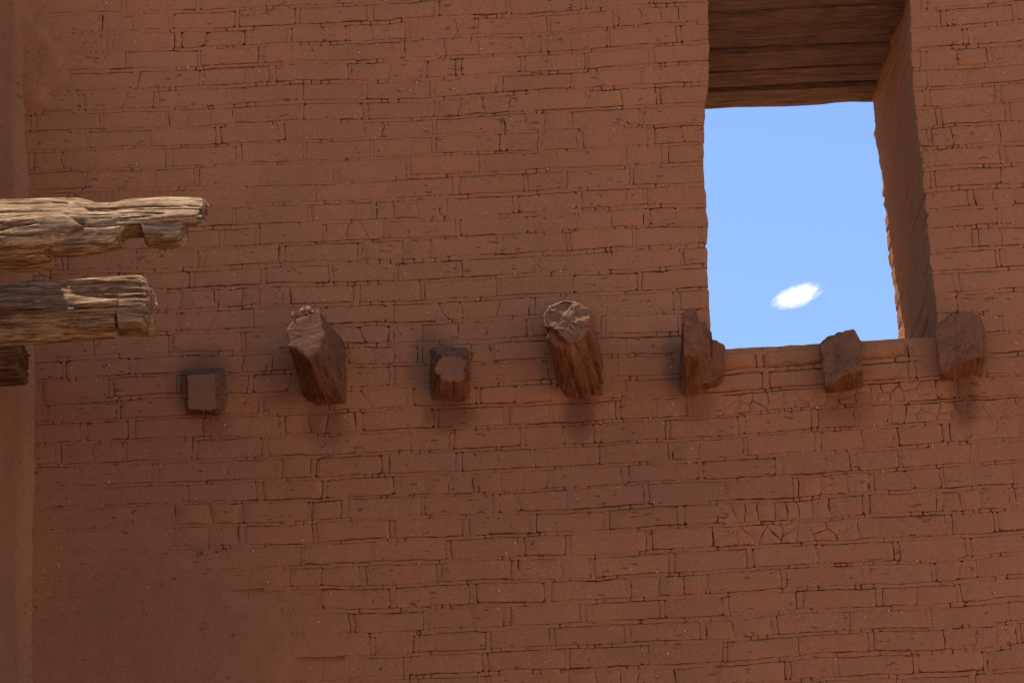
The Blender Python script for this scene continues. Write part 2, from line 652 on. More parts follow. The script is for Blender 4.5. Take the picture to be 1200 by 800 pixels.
BEAM_BOXES = [(340, 405, 380, 472), (505, 550, 408, 468), (645, 702, 360, 464), (800, 846, 400, 455),
              (962, 1010, 395, 455), (1098, 1152, 380, 442), (0, 235, 236, 300), (0, 175, 332, 400)]
CRACKED = (at(835, 0, 0).x, at(1012, 0, 0).x)
for k in range(k0, k1):
    zb = Z_SILL - 0.012 + k * PITCH_Z + 0.006 * nz(k * 3.7, 1.0, 0.0)
    zt = zb + PITCH_Z - BED * (0.8 + 0.5 * random.random())
    ztn = Z_SILL - 0.012 + (k + 1) * PITCH_Z + 0.006 * nz((k + 1) * 3.7, 1.0, 0.0)
    zm = 0.5 * (zb + zt)
    # rubble and broken stuff right under the window is courses of small pieces
    x = X_MIN - random.uniform(0, 0.25) - (0.235 if k % 2 else 0.0)
    prev_e = 0.5
    while x < X_MAX:
        ln = random.gauss(0.425, 0.022)
        if random.random() < 0.09:
            ln *= random.uniform(0.45, 0.65)
        hj = random.choice((0.022, 0.030, 0.036, 0.044))
        for (a, b, cl, cr) in clip_window(x, x + ln, zm):
            if in_patch((a + b) / 2, zm + bow(a)) > 0.16:
                continue
            La = left_front if False else (right_front if cl == 'L' else const(a))
            Rb = left_front if cr == 'R' else const(b)
            V, F = [], []
            s_l, s_r = 0.75 * edge_strength(a, zm), 0.75 * edge_strength(b, zm)
            s_b, s_t = 1.25 * edge_strength((a + b) / 2, zb, 0.10), 0.9 * edge_strength((a + b) / 2, zt)
            if cl == 'L':
                s_l = 0.5
            if cr == 'R':
                s_r = 0.5
            off, tx_, tz_ = random.gauss(0, 0.0020), random.gauss(0, 0.006), random.gauss(0.0, 0.016)
            px, py = proj(((a + b) / 2, 0, zm + bow(a)))
            pieces = [(La, Rb, zb, zt, s_l, s_r, s_b, s_t)]
            pil = 0.0
            if k in (-1, -2) and 845 < px < 1095:              # the rounded ledge under the opening
                pil, off = (0.020, 0.012) if k == -1 else (0.010, 0.004)
                s_b, s_t = 1.2, 0.6
                pieces = [(La, Rb, zb, zt, 0.5, 0.5, s_b, s_t)]
            crazed = rubble = False
            if not (cl or cr) and (crazed or rubble or ((b - a) > 0.25 and random.random() < 0.11 + 0.07 * sstep(700, 1000, px) * sstep(380, 520, py))):
                np_ = random.randint(4, 6) if crazed else random.randint(5, 8) if rubble else random.choice((2, 2, 3))
                pts = [(lerp(a, b, (i + random.uniform(0.2, 0.8)) / np_), lerp(zb, zt, random.uniform(*((0.38, 0.62) if crazed else (0.15, 0.85) if rubble else (0.36, 0.64))))) for i in range(np_)]
                for pl in vor_cells(a, b, zb, zt, pts):
                    poly_cell(V, F, pl, random.uniform(0.9, 1.5) if crazed else random.uniform(.3, 0.9) if rubble else random.uniform(.15, .75) * joint_field((a + b) / 2, zm),
                              random.gauss(-0.004, 0.006) if rubble else random.gauss(0, 0.0012))
                pieces = []
            elif (b - a) > 0.25 and pil == 0 and random.random() < 0.12:
                c = lerp(a, b, random.uniform(0.25, 0.75))
                sl = random.uniform(-.6, .6)
                e = random.uniform(.15, .7) * joint_field(c, zm)
                Cf = lambda z, c=c, sl=sl, zm=zm: c + sl * (z - zm) + 0.016 * nz(z * 26, c, 2.0)
                pieces = [(La, Cf, zb, zt, s_l, e, s_b, s_t), (Cf, Rb, zb, zt, e, s_r, s_b, s_t)]
            for (lf, rf, q0, q1, e0, e1, e2, e3) in pieces:
                cell(V, F, lf, rf, q0, q1, (e0, e1, e2, e3), off, tx_, tz_, pil=pil)
            if V:
                bricks.append((vis_area(a, b, zb, zt), V, F, ((a + b) / 2, zm)))
        # head joint
        for (a, b, cl, cr) in clip_window(x + ln, x + ln + hj, zm):
            if in_patch(a, zm + bow(a)) > 0.16 or cl or cr:
                continue
            e = (.6 * edge_strength(a, zm), .6 * edge_strength(b, zm), .8 * edge_strength(a, zb), .6 * edge_strength(a, zt))
            if hj > 0.023:
                cell(MV, MF, const(a), const(b), zb, zt, e, random.gauss(-0.002, 0.002))
            else:
                cell(MV, MF, const(a), const(b), zb, zt, (0.1, 0.1, e[2], e[3]), -0.004)
        x += ln + hj
    # bed joint above the course, in crumbly lengths
    x = X_MIN
    while x < X_MAX:
        f = random.random()
        ln = random.uniform(0.03, 0.09) if f < 0.45 * joint_field(x, zt) + 0.1 else random.uniform(0.12, 0.55)
        for (a, b, cl, cr) in clip_window(x, x + ln, 0.5 * (zt + ztn)):
            if in_patch(a, zt + bow(a)) > 0.16:
                continue
            La = right_front if cl == 'L' else const(a)
            Rb = left_front if cr == 'R' else const(b)
            cell(MV, MF, La, Rb, zt, ztn, (edge_strength(a, zt), edge_strength(b, zt),
                 edge_strength(a, zt) * random.choice((.1, .3, .8)), edge_strength(a, ztn) * random.choice((.1, .5, .9))),
                 random.gauss(-0.0015, 0.0015), fine=0.03)
        x += ln

ZV, ZF = [], []
for (x0, x1, z0, z1, ncol, nrow, jit, e0, e1, sd) in ZONES:
    pts = []
    for rr_ in range(nrow):
        for cc_ in range(ncol):
            pts.append((lerp(x0, x1, (cc_ + .5 + 0.25 * (rr_ % 2) + random.uniform(-jit, jit)) / ncol), lerp(z0, z1, (rr_ + .5 + random.uniform(-jit, jit) * (.3 if nrow == 1 else .8)) / nrow)))
    for pl in vor_cells(x0, x1, z0, z1, pts):
        pcx = sum(p[0] for p in pl) / len(pl)
        fade = sstep(0.0, 0.22, min(pcx - x0, x1 - pcx)) * 0.75 + 0.25
        poly_cell(ZV, ZF, pl, random.uniform(e0, e1) * fade, random.gauss(0, sd))

# mud bedding seen at the bottom of the cracks
GX, GZ = 150, 120
ga, gb = at(600, 860, 0).z - 1.0, Z_TOP - 0.05
for jj in range(GZ + 1):
    for ii in range(GX + 1):
        if ii == 0 and jj == 0:
            g0 = len(MV)
        x, z = lerp(X_MIN, X_MAX, ii / GX), lerp(ga, gb, jj / GZ)
        MV.append((x, -(face_h(x, z) - 0.012 - 0.014 * joint_field(x, z)), z))
for jj in range(GZ):
    for ii in range(GX):
        x, z = lerp(X_MIN, X_MAX, (ii + .5) / GX), lerp(ga, gb, (jj + .5) / GZ)
        if Z_SILL - 0.08 < z < Z_LINT + 0.08 and left_front(z) - 0.06 < x < right_front(z) + 0.06:
            continue
        a = g0 + jj * (GX + 1) + ii
        MF.append((a, a + 1, a + GX + 2, a + GX + 1))

bricks.sort(key=lambda q: -q[0])
SV, SF = [], []
for i, (ar, V, F, c) in enumerate(bricks):
    if i < 300 and ar > 0:
        build("brick", V, F, M_BRICK, wall)
    else:
        o = len(SV)
        SV += V
        SF += [tuple(o + q for q in f) for f in F]
o = build("brickwork", SV, SF, M_BRICK, wall)
o["kind"] = "stuff"
o = build("cracked_brickwork", ZV, ZF, M_BRICK, wall)
o["kind"] = "stuff"
o = build("mortar", MV, MF, M_MORTAR, wall)
o["kind"] = "stuff"

# the body of the wall behind its facing
Y0 = 0.030
rows_z = [-0.5, 2.0, 4.0, Z_SILL - 1.2, Z_SILL - 0.02]
nwin = 14
rows_z += [lerp(Z_SILL - 0.02, Z_LINT + 0.05, i / nwin) for i in range(1, nwin + 1)]
i_s, i_l = 4, 4 + nwin
rows_z += [Z_LINT + 0.30, Z_TOP]


def top_z(x):
    return Z_TOP + 0.22 * nz(x * 0.9, 3.0, 1.0) + 0.10 * nz(x * 3.1, 5.0, 2.0)


VV, FF = [], []
xs_l = [X_MIN - 1.5 + (0) * i for i in range(1)]


def col_x(c, z, y):
    t = max(0.0, y) / T
    a = lerp(left_front(z), left_back(z), t) - 0.012
    b = lerp(right_front(z), right_back(z), t) + 0.030
    if c <= 8:
        return lerp(X_MIN - 1.8, a, c / 8)
    return lerp(b, X_MAX + 3.0, (c - 9) / 8)


NC = 18
for side, y in ((0, Y0), (1, T)):
    for r, z in enumerate(rows_z):
        for c in range(NC):
            x = col_x(c, min(max(z, Z_SILL), Z_LINT), y)
            zz = top_z(x) if r == len(rows_z) - 1 else z
            VV.append((x, y, zz))
NR = len(rows_z)


def vid(s, r, c):
    return s * NR * NC + r * NC + c


for s in (0, 1):
    for r in range(NR - 1):
        for c in range(NC - 1):
            if c == 8 and i_s <= r < i_l:
                continue
            q = (vid(s, r, c), vid(s, r, c + 1), vid(s, r + 1, c + 1), vid(s, r + 1, c))
            FF.append(q if s == 0 else q[::-1])
for c in range(NC - 1):
    FF.append((vid(0, NR - 1, c), vid(0, NR - 1, c + 1), vid(1, NR - 1, c + 1), vid(1, NR - 1, c)))
    FF.append((vid(1, 0, c), vid(1, 0, c + 1), vid(0, 0, c + 1), vid(0, 0, c)))
for r in range(NR - 1):
    FF.append((vid(1, r, 0), vid(0, r, 0), vid(0, r + 1, 0), vid(1, r + 1, 0)))
    FF.append((vid(0, r, NC - 1), vid(1, r, NC - 1), vid(1, r + 1, NC - 1), vid(0, r + 1, NC - 1)))
for r in range(i_s, i_l):
    FF.append((vid(0, r, 8), vid(1, r, 8), vid(1, r + 1, 8), vid(0, r + 1, 8)))
    FF.append((vid(1, r, 9), vid(0, r, 9), vid(0, r + 1, 9), vid(1, r + 1, 9)))
FF.append((vid(0, i_s, 9), vid(0, i_s, 8), vid(1, i_s, 8), vid(1, i_s, 9)))
FF.append((vid(0, i_l, 8), vid(0, i_l, 9), vid(1, i_l, 9), vid(1, i_l, 8)))
build("wall_core", VV, FF, M_CORE, wall, smooth=False)


# right jamb of the opening: mud over the courses that run back through the wall
JV, JF = [], []
nu, nv = 56, 190
for j in range(nv + 1):
    z = lerp(Z_SILL - 0.05, Z_LINT + 0.06, j / nv)
    for i in range(nu + 1):
        t = i / nu
        u = lerp(0.002, T + 0.004, t)
        zc = (z - Z_SILL) / PITCH_Z
        fr = abs(zc - round(zc)) * PITCH_Z
        msk = sstep(-0.25, 0.35, nz(u * 2.5, z * 3, 33.0))
        h = 0.011 * nz(u * 2.2, z * 2.2, 30.0) + 0.006 * nz(u * 8, z * 12, 31.0) + 0.004 * nz(u * 26, z * 30, 32.0) + 0.011 * nz(u * 3.5, z * 22, 36.0)
        h -= 0.028 * math.exp(-(fr / 0.010) ** 2) * msk
        h -= 0.010 * sstep(0.030, 0.0, u) * (0.4 + 0.6 * abs(nz(z * 6, 3.0, 34.0)))
        h -= 0.022 * sstep(T - 0.05, T, u) * (0.6 + 1.2 * nz(z * 7, 5.0, 35.0))
        JV.append(jamb_map(u, z, h))
for j in range(nv):
    for i in range(nu):
        a = j * (nu + 1) + i
        JF.append((a, a + nu + 1, a + nu + 2, a + 1))
b0 = len(JV)
for j in range(nv + 1):                                  # lip tucked in behind the brick ends
    v = JV[j * (nu + 1)]
    JV.append((v[0] + 0.09, v[1] + 0.012, v[2]))
for j in range(nv):
    JF.append((b0 + j, b0 + j + 1, (j + 1) * (nu + 1), j * (nu + 1)))
build("window_jamb", JV, JF, M_JAMB, wall, sharp=80)

# sill: a rounded mud cap through the thickness of the wall
V, F = [], []
nx_, ny_ = 40, 10
xa, xb = left_back(Z_SILL) - 0.05, right_front(Z_SILL) + 0.05
for j in range(ny_ + 1):
    y = lerp(-0.004, T - 0.005, j / ny_)
    for i in range(nx_ + 1):
        x = lerp(xa, xb, i / nx_)
        edge = 0.012 * math.exp(-((y) / 0.02) ** 2) + 0.01 * math.exp(-((T - y) / 0.05) ** 2)
        V.append((x, y, Z_SILL - 0.010 + bow(x) + 0.010 * nz(x * 3, y * 3, 80) + 0.006 * nz(x * 13, y * 13, 81) - edge))
for j in range(ny_):
    for i in range(nx_):
        a = j * (nx_ + 1) + i
        F.append((a, a + 1, a + nx_ + 2, a + nx_ + 1))
b0 = len(V)
for i in range(nx_ + 1):
    v = V[i]
    V.append((v[0], 0.002, v[2] - 0.05))
for i in range(nx_):
    F.append((b0 + i, b0 + i + 1, i + 1, i))
build("window_sill", V, F, M_JAMB, wall)


# ------------------------------------------------------------------ lofts for timber
def loft(stations, V, F, seed=0.0, grain=0.006, coarse=0.012, gfreq=9.0, lfreq=1.2, N=30, cap0=True, cap1=True, rough=0.006, pos=False):
    """stations: list of rings (each N points, ordered); displaced along the ring normal by long grain"""
    base = len(V)
    M = len(stations)
    cents = []
    L = 0.0
    for k, ring in enumerate(stations):
        c = sum((Vector(p) for p in ring), Vector()) / N
        if cents:
            L += (c - cents[-1]).length
        cents.append(c)
        for i, p in enumerate(ring):
            p = Vector(p)
            d = (p - c)
            dl = d.length
            dn = d / dl if dl > 1e-6 else d
            a = i / N * 2 * math.pi
            ca, sa = math.cos(a) * gfreq / 6, math.sin(a) * gfreq / 6
            g = noise.noise(Vector((ca * 3 + seed, sa * 3, L * lfreq * 2.2)))
            g2 = noise.noise(Vector((ca * 8 + seed, sa * 8, L * lfreq * 2.5 + 5)))
            g3 = noise.noise(Vector((ca + seed, sa, L * 5 + 9)))
            cr = abs(noise.noise(Vector((ca * 2.4 + seed, sa * 2.4, L * lfreq * 0.8 + 30))))
            cr2 = abs(noise.noise(Vector((ca * 5.0 + seed, sa * 5.0, L * lfreq * 1.3 + 60))))
            g4 = max(0.0, 1 - cr / 0.10) * 3.0 + max(0.0, 1 - cr2 / 0.14) * 1.3
            disp = coarse * (g + 0.6 * g3) + grain * g2 - grain * g4
            if pos:                                     # grain that runs dead straight along the log
                q = Vector((p.x * 1.1 + seed, p.y * 16, p.z * 16))
                w = Vector((p.x * 2.2 + seed, p.y * 38, p.z * 38))
                crk = abs(noise.noise(Vector((p.x * 0.8 + seed, p.y * 9, p.z * 13 + 0.5))))
                disp = coarse * 0.6 * g3 + 1.3 * grain * noise.noise(q) + 0.8 * grain * noise.noise(w) - 2.6 * grain * max(0.0, 1 - crk / 0.09)
            V.append(tuple(p + dn * disp))
    for k in range(M - 1):
        for i in range(N):
            j = (i + 1) % N
            a, b = base + k * N, base + (k + 1) * N
            F.append((a + i, a + j, b + j, b + i))

    def cap(k, flip):
        prev = [base + k * N + i for i in range(N)]
        c = sum((Vector(V[q]) for q in prev), Vector()) / N
        ax = (cents[-1] - cents[0]).normalized() * (1 if k else -1)
        for f in ((0.96, 0.86, 0.72, 0.58, 0.44, 0.30, 0.15) if rough > 0.011 else (0.93, 0.75, 0.5, 0.25)):
            cur = []
            for q in prev_ring0:
                p = Vector(V[base + k * N + q])
                v = c.lerp(p, f)
                rr = noise.noise(v * 10 + Vector((seed, 0, 0))) + 0.45 * noise.noise(v * 34 + Vector((seed, 3, 0))) + 0.3 * noise.noise(v * 80 + Vector((seed, 5, 0)))
                v = v + ax * rough * (rr + 0.25)
                V.append(tuple(v))
                cur.append(len(V) - 1)
            for i in range(N):
                j = (i + 1) % N
                F.append((prev[i], prev[j], cur[j], cur[i]) if not flip else (prev[i], cur[i], cur[j], prev[j]))
            prev = cur
        F.append(tuple(prev) if not flip else tuple(prev[::-1]))
    prev_ring0 = list(range(N))
    if cap0:
        cap(0, True)
    k_end = len(F)
    if cap1:
        cap(M - 1, False)
    return k_end


def resample(poly, N):
    """N points along a closed polygon, corners kept a little soft; starts nearest to the lower left and runs one way"""
    P = [Vector(p) for p in poly]
    # order by angle-consistent orientation (counter clockwise in x,z)
    ar = sum(P[i].x * P[(i + 1) % len(P)].z - P[(i + 1) % len(P)].x * P[i].z for i in range(len(P)))
    if ar < 0:
        P = P[::-1]
    c = sum(P, Vector()) / len(P)
    # start on the ray to the right of the centre
    segs = [(P[i], P[(i + 1) % len(P)]) for i in range(len(P))]
    out = []
    for k in range(N):
        a = 2 * math.pi * k / N
        d = Vector((math.cos(a), 0, math.sin(a)))
        best = None
        for A, B in segs:
            ex, ez = B.x - A.x, B.z - A.z
            den = d.x * ez - d.z * ex
            if abs(den) < 1e-9:
                continue
            t = ((A.x - c.x) * ez - (A.z - c.z) * ex) / den
            s = ((A.x - c.x) * d.z - (A.z - c.z) * d.x) / den
            if t > 0 and -1e-6 <= s <= 1 + 1e-6 and (best is None or t > best[0]):
                best = (t, A.lerp(B, s))
        out.append(best[1] if best else c)
    return out


def beam_mesh(base_px, tip_px, D, mat, name, parent, seed, slant=(0.0, 0.0), M=20, N=72, grain=0.005, coarse=0.008, rough=0.006, curve=1.0, endmat=None):
    bp = resample([at(x, y, 0.0) for x, y in base_px], N)
    tp0 = [at(x, y, -D) for x, y in tip_px]
    c = sum(tp0, Vector()) / len(tp0)
    tp = resample(tp0, N)
    tp = [Vector((p.x, p.y + slant[0] * (p.x - c.x) + slant[1] * (p.z - c.z), p.z)) for p in tp]
    st_ = []
    inner = [p + (p - t) * (0.35 / max(D, 0.12)) * 0.35 for p, t in zip(bp, tp)]
    inner = [Vector((p.x, 0.28, p.z)) for p in inner]
    st_.append(inner)
    for k in range(M + 1):
        t = k / M
        st_.append([Vector((lerp(a.x, b.x, t ** curve), lerp(a.y, b.y, t), lerp(a.z, b.z, t ** curve))) for a, b in zip(bp, tp)])
    # a soft worn rim
    cc = sum(st_[-1], Vector()) / N
    last = [cc.lerp(p, 0.955) + Vector((0, -0.010, 0)) for p in st_[-1]]
    st_.append(last)
    V, F = [], []
    ke = loft(st_, V, F, seed, grain, coarse, N=N, lfreq=0.8, rough=rough)
    o = build(name, V, F, mat, parent, sharp=50, base=parent.location)
    if endmat:
        o.data.materials.append(endmat)
        for p in o.data.polygons[ke:]:
            p.material_index = 1
    return o


GROUP = "timber beam ends in a row across the brick wall"


def beam_thing(px, py, label):
    return thing("wooden_beam", label, "beam", at(px, py, 0.0), GROUP)


b = beam_thing(242, 460, "short square grey beam end almost flush with the wall, leftmost of the row")
beam_mesh([(217, 432), (264, 431), (267, 476), (257, 487), (221, 486)],
          [(218.5, 439), (253, 437.5), (254, 480), (248, 482), (220, 480)], 0.10, M_BEAMG, "beam_end", b, 1.0, rough=0.003, grain=.002, coarse=.003, endmat=M_END)
b = beam_thing(378, 440, "long square beam with flat grey end and two mud lumps on top")
beam_mesh([(350, 404), (404, 400), (407, 420), (406, 472), (374, 475), (356, 465)],
          [(335, 381), (341, 373), (357, 368), (369, 365), (374, 363), (378, 376), (383, 396), (376, 416), (362, 424), (350, 413), (337, 404)],
          0.62, M_BEAMG, "beam_end", b, 5.0, slant=(-0.35, 0.15), rough=0.005, grain=.0045, coarse=.009, endmat=M_END)


def clod(px, py, d, r, parent, seed):
    c = at(px, py, -d)
    V, F = [], []
    nu, nv = 12, 7
    for j in range(nv + 1):
        th = math.pi * j / nv
        for i in range(nu):
            ph = 2 * math.pi * i / nu
            v = Vector((math.sin(th) * math.cos(ph), math.sin(th) * math.sin(ph), math.cos(th)))
            k = r * (1 + 0.55 * noise.noise(v * 1.7 + Vector((seed, 0, 0))) + 0.3 * noise.noise(v * 4 + Vector((seed, 2, 0))))
            V.append(tuple(c + Vector((v.x * k, v.y * k, v.z * k * 0.85))))
    for j in range(nv):
        for i in range(nu):
            a, e = j * nu + i, j * nu + (i + 1) % nu
            F.append((a, a + nu, e + nu, e))
    build("mud_lump", V, F, M_CLOD, parent, base=parent.location)


clod(346, 369, 0.56, 0.026, b, 2.0)
clod(358.5, 364, 0.56, 0.034, b, 5.0)
clod(369, 366, 0.56, 0.020, b, 7.0)
b = beam_thing(527, 440, "short broken dark beam stub recessed in a grey smudged socket")
beam_mesh([(504, 406), (551, 406), (552, 468), (546, 471), (521, 471.5), (503, 468)],
          [(512, 421), (521, 416.5), (538, 417), (547, 421), (546, 445), (539, 449), (517, 448), (509, 434)], 0.24, M_BEAM, "beam_end", b, 9.0,
          rough=0.012, grain=.005, coarse=.012, endmat=M_END)
b = beam_thing(683, 440, "long round beam with rough crumbling pale end, between two short ones")
beam_mesh([(651, 415), (672, 404), (696, 405), (706, 420), (707, 462), (690, 468), (664, 465), (653, 450)],
          [(638, 366), (645.7, 357), (656, 352), (668, 351), (681, 354.5), (690, 362), (694, 374), (691, 391), (686, 400), (678, 407), (668, 411), (658, 410),
           (648, 404), (642, 397), (639, 388), (637.5, 377)], 0.60, M_BEAM, "beam_end", b, 14.0, rough=0.02, grain=.007, coarse=.012, slant=(0, .12))
beam_mesh([(639, 368), (646, 358.5), (656, 353.5), (668, 352.5), (681, 356), (689, 363), (693, 375), (690, 391), (685, 399), (677, 405), (667, 408), (659, 406), (649, 402), (643, 396), (640, 388), (638.5, 378)],
          [(637, 366), (645, 357), (655, 351), (668, 350), (681, 353.5), (690, 361), (694, 373), (690, 389), (684, 397), (677, 402), (667, 404), (658, 400), (652, 392), (645, 384), (639, 384), (636.5, 376)],
          0.66, M_CRUST, "rotted_end", b, 23.0, rough=0.042, grain=.0025, coarse=.014, slant=(0, .2), M=6)
b = beam_thing(822, 440, "split beam end at the lower left window corner, tall splinter beside a stump")
beam_mesh([(797, 425), (806, 412), (828, 412), (834, 425), (832, 452), (822, 463), (803, 464), (796, 460)],
          [(800, 367), (806, 362), (812, 360), (815.5, 364), (818, 370), (823, 378), (823, 394), (821.5, 414), (811, 418), (801, 416), (800, 390)],
          0.50, M_BEAM, "splinter", b, 31.0, rough=0.012, grain=.0035, coarse=.007)
beam_mesh([(812, 405), (849, 404), (849, 448), (838, 455), (812, 460)],
          [(815, 404), (832, 399), (836, 397), (841, 400), (848, 403), (847.5, 439), (838, 447), (815, 452)], 0.13, M_BEAM, "stump", b, 37.0, grain=.003, coarse=.005)
beam_mesh([(818, 405), (836, 405), (836, 440), (818, 445)],
          [(820, 380), (826, 375), (830, 383), (834, 389), (833, 412), (821, 418)], 0.30, M_BEAM, "splinter", b, 38.0, grain=.006, coarse=.008)
b = beam_thing(987, 435, "short faceted red beam end standing up against the sky over the sill")
beam_mesh([(960, 402), (1010, 400), (1012, 455), (967, 461)],
          [(961, 398), (968, 391), (982, 385.6), (988, 386), (999, 383.5), (1003, 388), (1008, 401), (1010, 440), (998, 441), (986, 443.5), (977, 449), (966, 457)],
          0.20, M_BEAM, "beam_end", b, 43.0, slant=(-0.35, 0.25), rough=0.01, grain=.0022, coarse=.007)
b = beam_thing(1127, 425, "wide rounded red beam end at the lower right window corner")
beam_mesh([(1097, 394), (1108, 386), (1140, 382), (1156, 390), (1157, 420), (1150, 438), (1130, 444), (1102, 447)],
          [(1095.5, 386), (1099, 377), (1108, 370), (1118, 366.5), (1130, 365.6), (1145, 370), (1150, 378), (1152, 392), (1151, 421), (1138, 422), (1127, 424), (1113, 430), (1101, 438)],
          0.24, M_BEAM, "beam_end", b, 52.0, slant=(-0.3, 0), rough=0.006, grain=.004, coarse=.006)


# ------------------------------------------------------------------ logs from the side wall
def strand(prof, d, depth, mat, name, parent, seed, power=3.5, N=84, step=2.0, grain=0.006, coarse=0.006, rough=0.012, shear=0.0, jag=0.032):
    """prof: (px x, px top, px bottom) along the log, d = distance before the wall, depth = half thickness front to back"""
    x0, x1 = prof[0][0], prof[-1][0]
    tp = table([(a, t) for a, t, _ in prof])
    bt = table([(a, q) for a, _, q in prof])
    n = max(4, int((x1 - x0) / step))
    st_ = []
    for k in range(n + 1):
        x = lerp(x0, x1, k / n)
        A, B = at(x, tp(x), -d), at(x, bt(x), -d)
        c = (A + B) / 2
        hz = max(0.008, (A.z - B.z) / 2) / (1 - 0.46 * shear)
        f = 1.0
        if k >= n - 1:
            f = 0.965 if k == n else 1.0
        ring = []
        for i in range(N):
            a = 2 * math.pi * i / N
            ca, sa = math.cos(a), math.sin(a)
            r = (abs(ca) ** power + abs(sa) ** power) ** (-1 / power)
            xe = jag * (k / n) ** 10 * (nz(i * 0.55, seed, 1.0) + 0.7 * nz(i * 1.7, seed, 4.0))
            ring.append(Vector((c.x + xe, c.y + depth * f * r * ca + shear * hz * f * r * sa, c.z + hz * f * r * sa)))
        st_.append(ring)
    V, F = [], []
    loft(st_, V, F, seed, grain, coarse, gfreq=13.0, N=N, lfreq=0.9, rough=rough, pos=True)
    return build(name, V, F, mat, parent, sharp=55, base=parent.location)


LGROUP = "weathered roof logs jutting from the side wall"
D1, D2, D3 = 2.15, 1.15, 1.12
lg = thing("weathered_log", "long sunlit split log with stepped broken end, highest of three at left", "log", at(-40, 270, -D1), LGROUP)
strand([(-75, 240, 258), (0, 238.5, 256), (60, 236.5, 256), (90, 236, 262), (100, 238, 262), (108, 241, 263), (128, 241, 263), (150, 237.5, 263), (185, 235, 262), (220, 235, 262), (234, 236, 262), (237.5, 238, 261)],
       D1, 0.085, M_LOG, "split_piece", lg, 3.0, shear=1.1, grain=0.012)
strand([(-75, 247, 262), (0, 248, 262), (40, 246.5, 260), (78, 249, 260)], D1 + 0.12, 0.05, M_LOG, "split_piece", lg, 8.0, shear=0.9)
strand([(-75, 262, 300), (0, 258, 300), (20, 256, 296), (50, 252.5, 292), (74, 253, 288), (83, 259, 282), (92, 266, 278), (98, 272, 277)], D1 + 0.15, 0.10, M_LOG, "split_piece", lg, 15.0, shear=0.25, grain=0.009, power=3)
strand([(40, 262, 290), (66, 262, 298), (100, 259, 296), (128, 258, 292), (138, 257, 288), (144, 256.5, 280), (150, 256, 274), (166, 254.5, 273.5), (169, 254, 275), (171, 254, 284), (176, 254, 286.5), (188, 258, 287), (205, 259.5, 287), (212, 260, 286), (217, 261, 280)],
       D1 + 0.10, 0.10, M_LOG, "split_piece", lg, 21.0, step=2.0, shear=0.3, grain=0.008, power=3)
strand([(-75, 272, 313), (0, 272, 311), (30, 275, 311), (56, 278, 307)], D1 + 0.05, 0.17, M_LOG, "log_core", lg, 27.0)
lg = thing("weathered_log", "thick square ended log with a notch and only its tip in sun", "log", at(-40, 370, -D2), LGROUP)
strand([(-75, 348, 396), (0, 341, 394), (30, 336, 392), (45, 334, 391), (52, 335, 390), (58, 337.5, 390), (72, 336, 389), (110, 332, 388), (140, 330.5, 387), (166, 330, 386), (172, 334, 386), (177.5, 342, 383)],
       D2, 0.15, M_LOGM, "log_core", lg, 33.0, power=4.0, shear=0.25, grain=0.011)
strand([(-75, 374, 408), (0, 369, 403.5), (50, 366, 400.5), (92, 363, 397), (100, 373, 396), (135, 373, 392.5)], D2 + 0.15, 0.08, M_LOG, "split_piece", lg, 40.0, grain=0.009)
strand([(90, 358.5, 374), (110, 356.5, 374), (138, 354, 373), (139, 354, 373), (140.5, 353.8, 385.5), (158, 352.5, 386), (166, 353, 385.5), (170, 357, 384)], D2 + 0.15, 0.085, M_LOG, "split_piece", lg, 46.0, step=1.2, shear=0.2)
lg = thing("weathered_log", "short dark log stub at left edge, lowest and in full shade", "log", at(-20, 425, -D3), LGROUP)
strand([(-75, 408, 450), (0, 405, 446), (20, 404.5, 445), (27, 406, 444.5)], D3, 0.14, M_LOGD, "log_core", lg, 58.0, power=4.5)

# ------------------------------------------------------------------ side wall at the left edge
corner = table([(p.z, p.x) for p in (at(x, y, 0) for x, y in
               ((34, 860), (34, 800), (32, 700), (33, 640), (35, 560), (36, 470), (34, 400), (31, 330), (29, 230), (25, 150), (25, 110), (26, 80), (28, 40), (28, 0), (28, -120)))])
side = thing("plastered_wall", "smooth mud plastered side wall along the left edge of the picture", "wall", (corner(2.0) - 0.5, -4.0, 0))


def side_top(y):  # out-of-view top, stepped to shape where shadow falls on the logs
    d = -y
    h = lerp(Z_BEAM + 3.0, Z_BEAM + 2.08, sstep(0.60, 0.66, d))
    h = lerp(h, Z_BEAM + 0.8, sstep(1.55, 1.75, d))
    return h - 0.25 * sstep(2.5, 8, d) + 0.05 * nz(d * 2.5, 2.0, 70.0) + 0.16 * nz(d * 11, 4.0, 71.0)


V, F = [], []
ny_, nz_ = 60, 110
SLEN = 8.0
for i in range(ny_ + 1):
    d = SLEN * (i / ny_) ** 1.6
    y = 0.06 - d
    zt_ = side_top(y)
    for j in range(nz_ + 1):
        z = lerp(-0.3, zt_, j / nz_)
        x = corner(z) - 0.10 * sstep(0.0, 0.22, d) ** 0.7 + 0.055
        x += (0.030 * nz(z * 2.7, 7.0, 53.0) + 0.014 * nz(z * 11, 8.0, 54.0)) * math.exp(-d / 0.25)
        x += 0.03 * nz(y * 0.9, z * 0.8, 50.0) * min(1, d * 2 + .3) + 0.006 * nz(y * 5, z * 5, 51.0)
        V.append((x, y, z))
for i in range(ny_ + 1):
    for z in (V[i * (nz_ + 1) + nz_][2], -0.3):
        V.append((V[i * (nz_ + 1)][0] - 1.15, V[i * (nz_ + 1)][1], z))
o0 = (ny_ + 1) * (nz_ + 1)
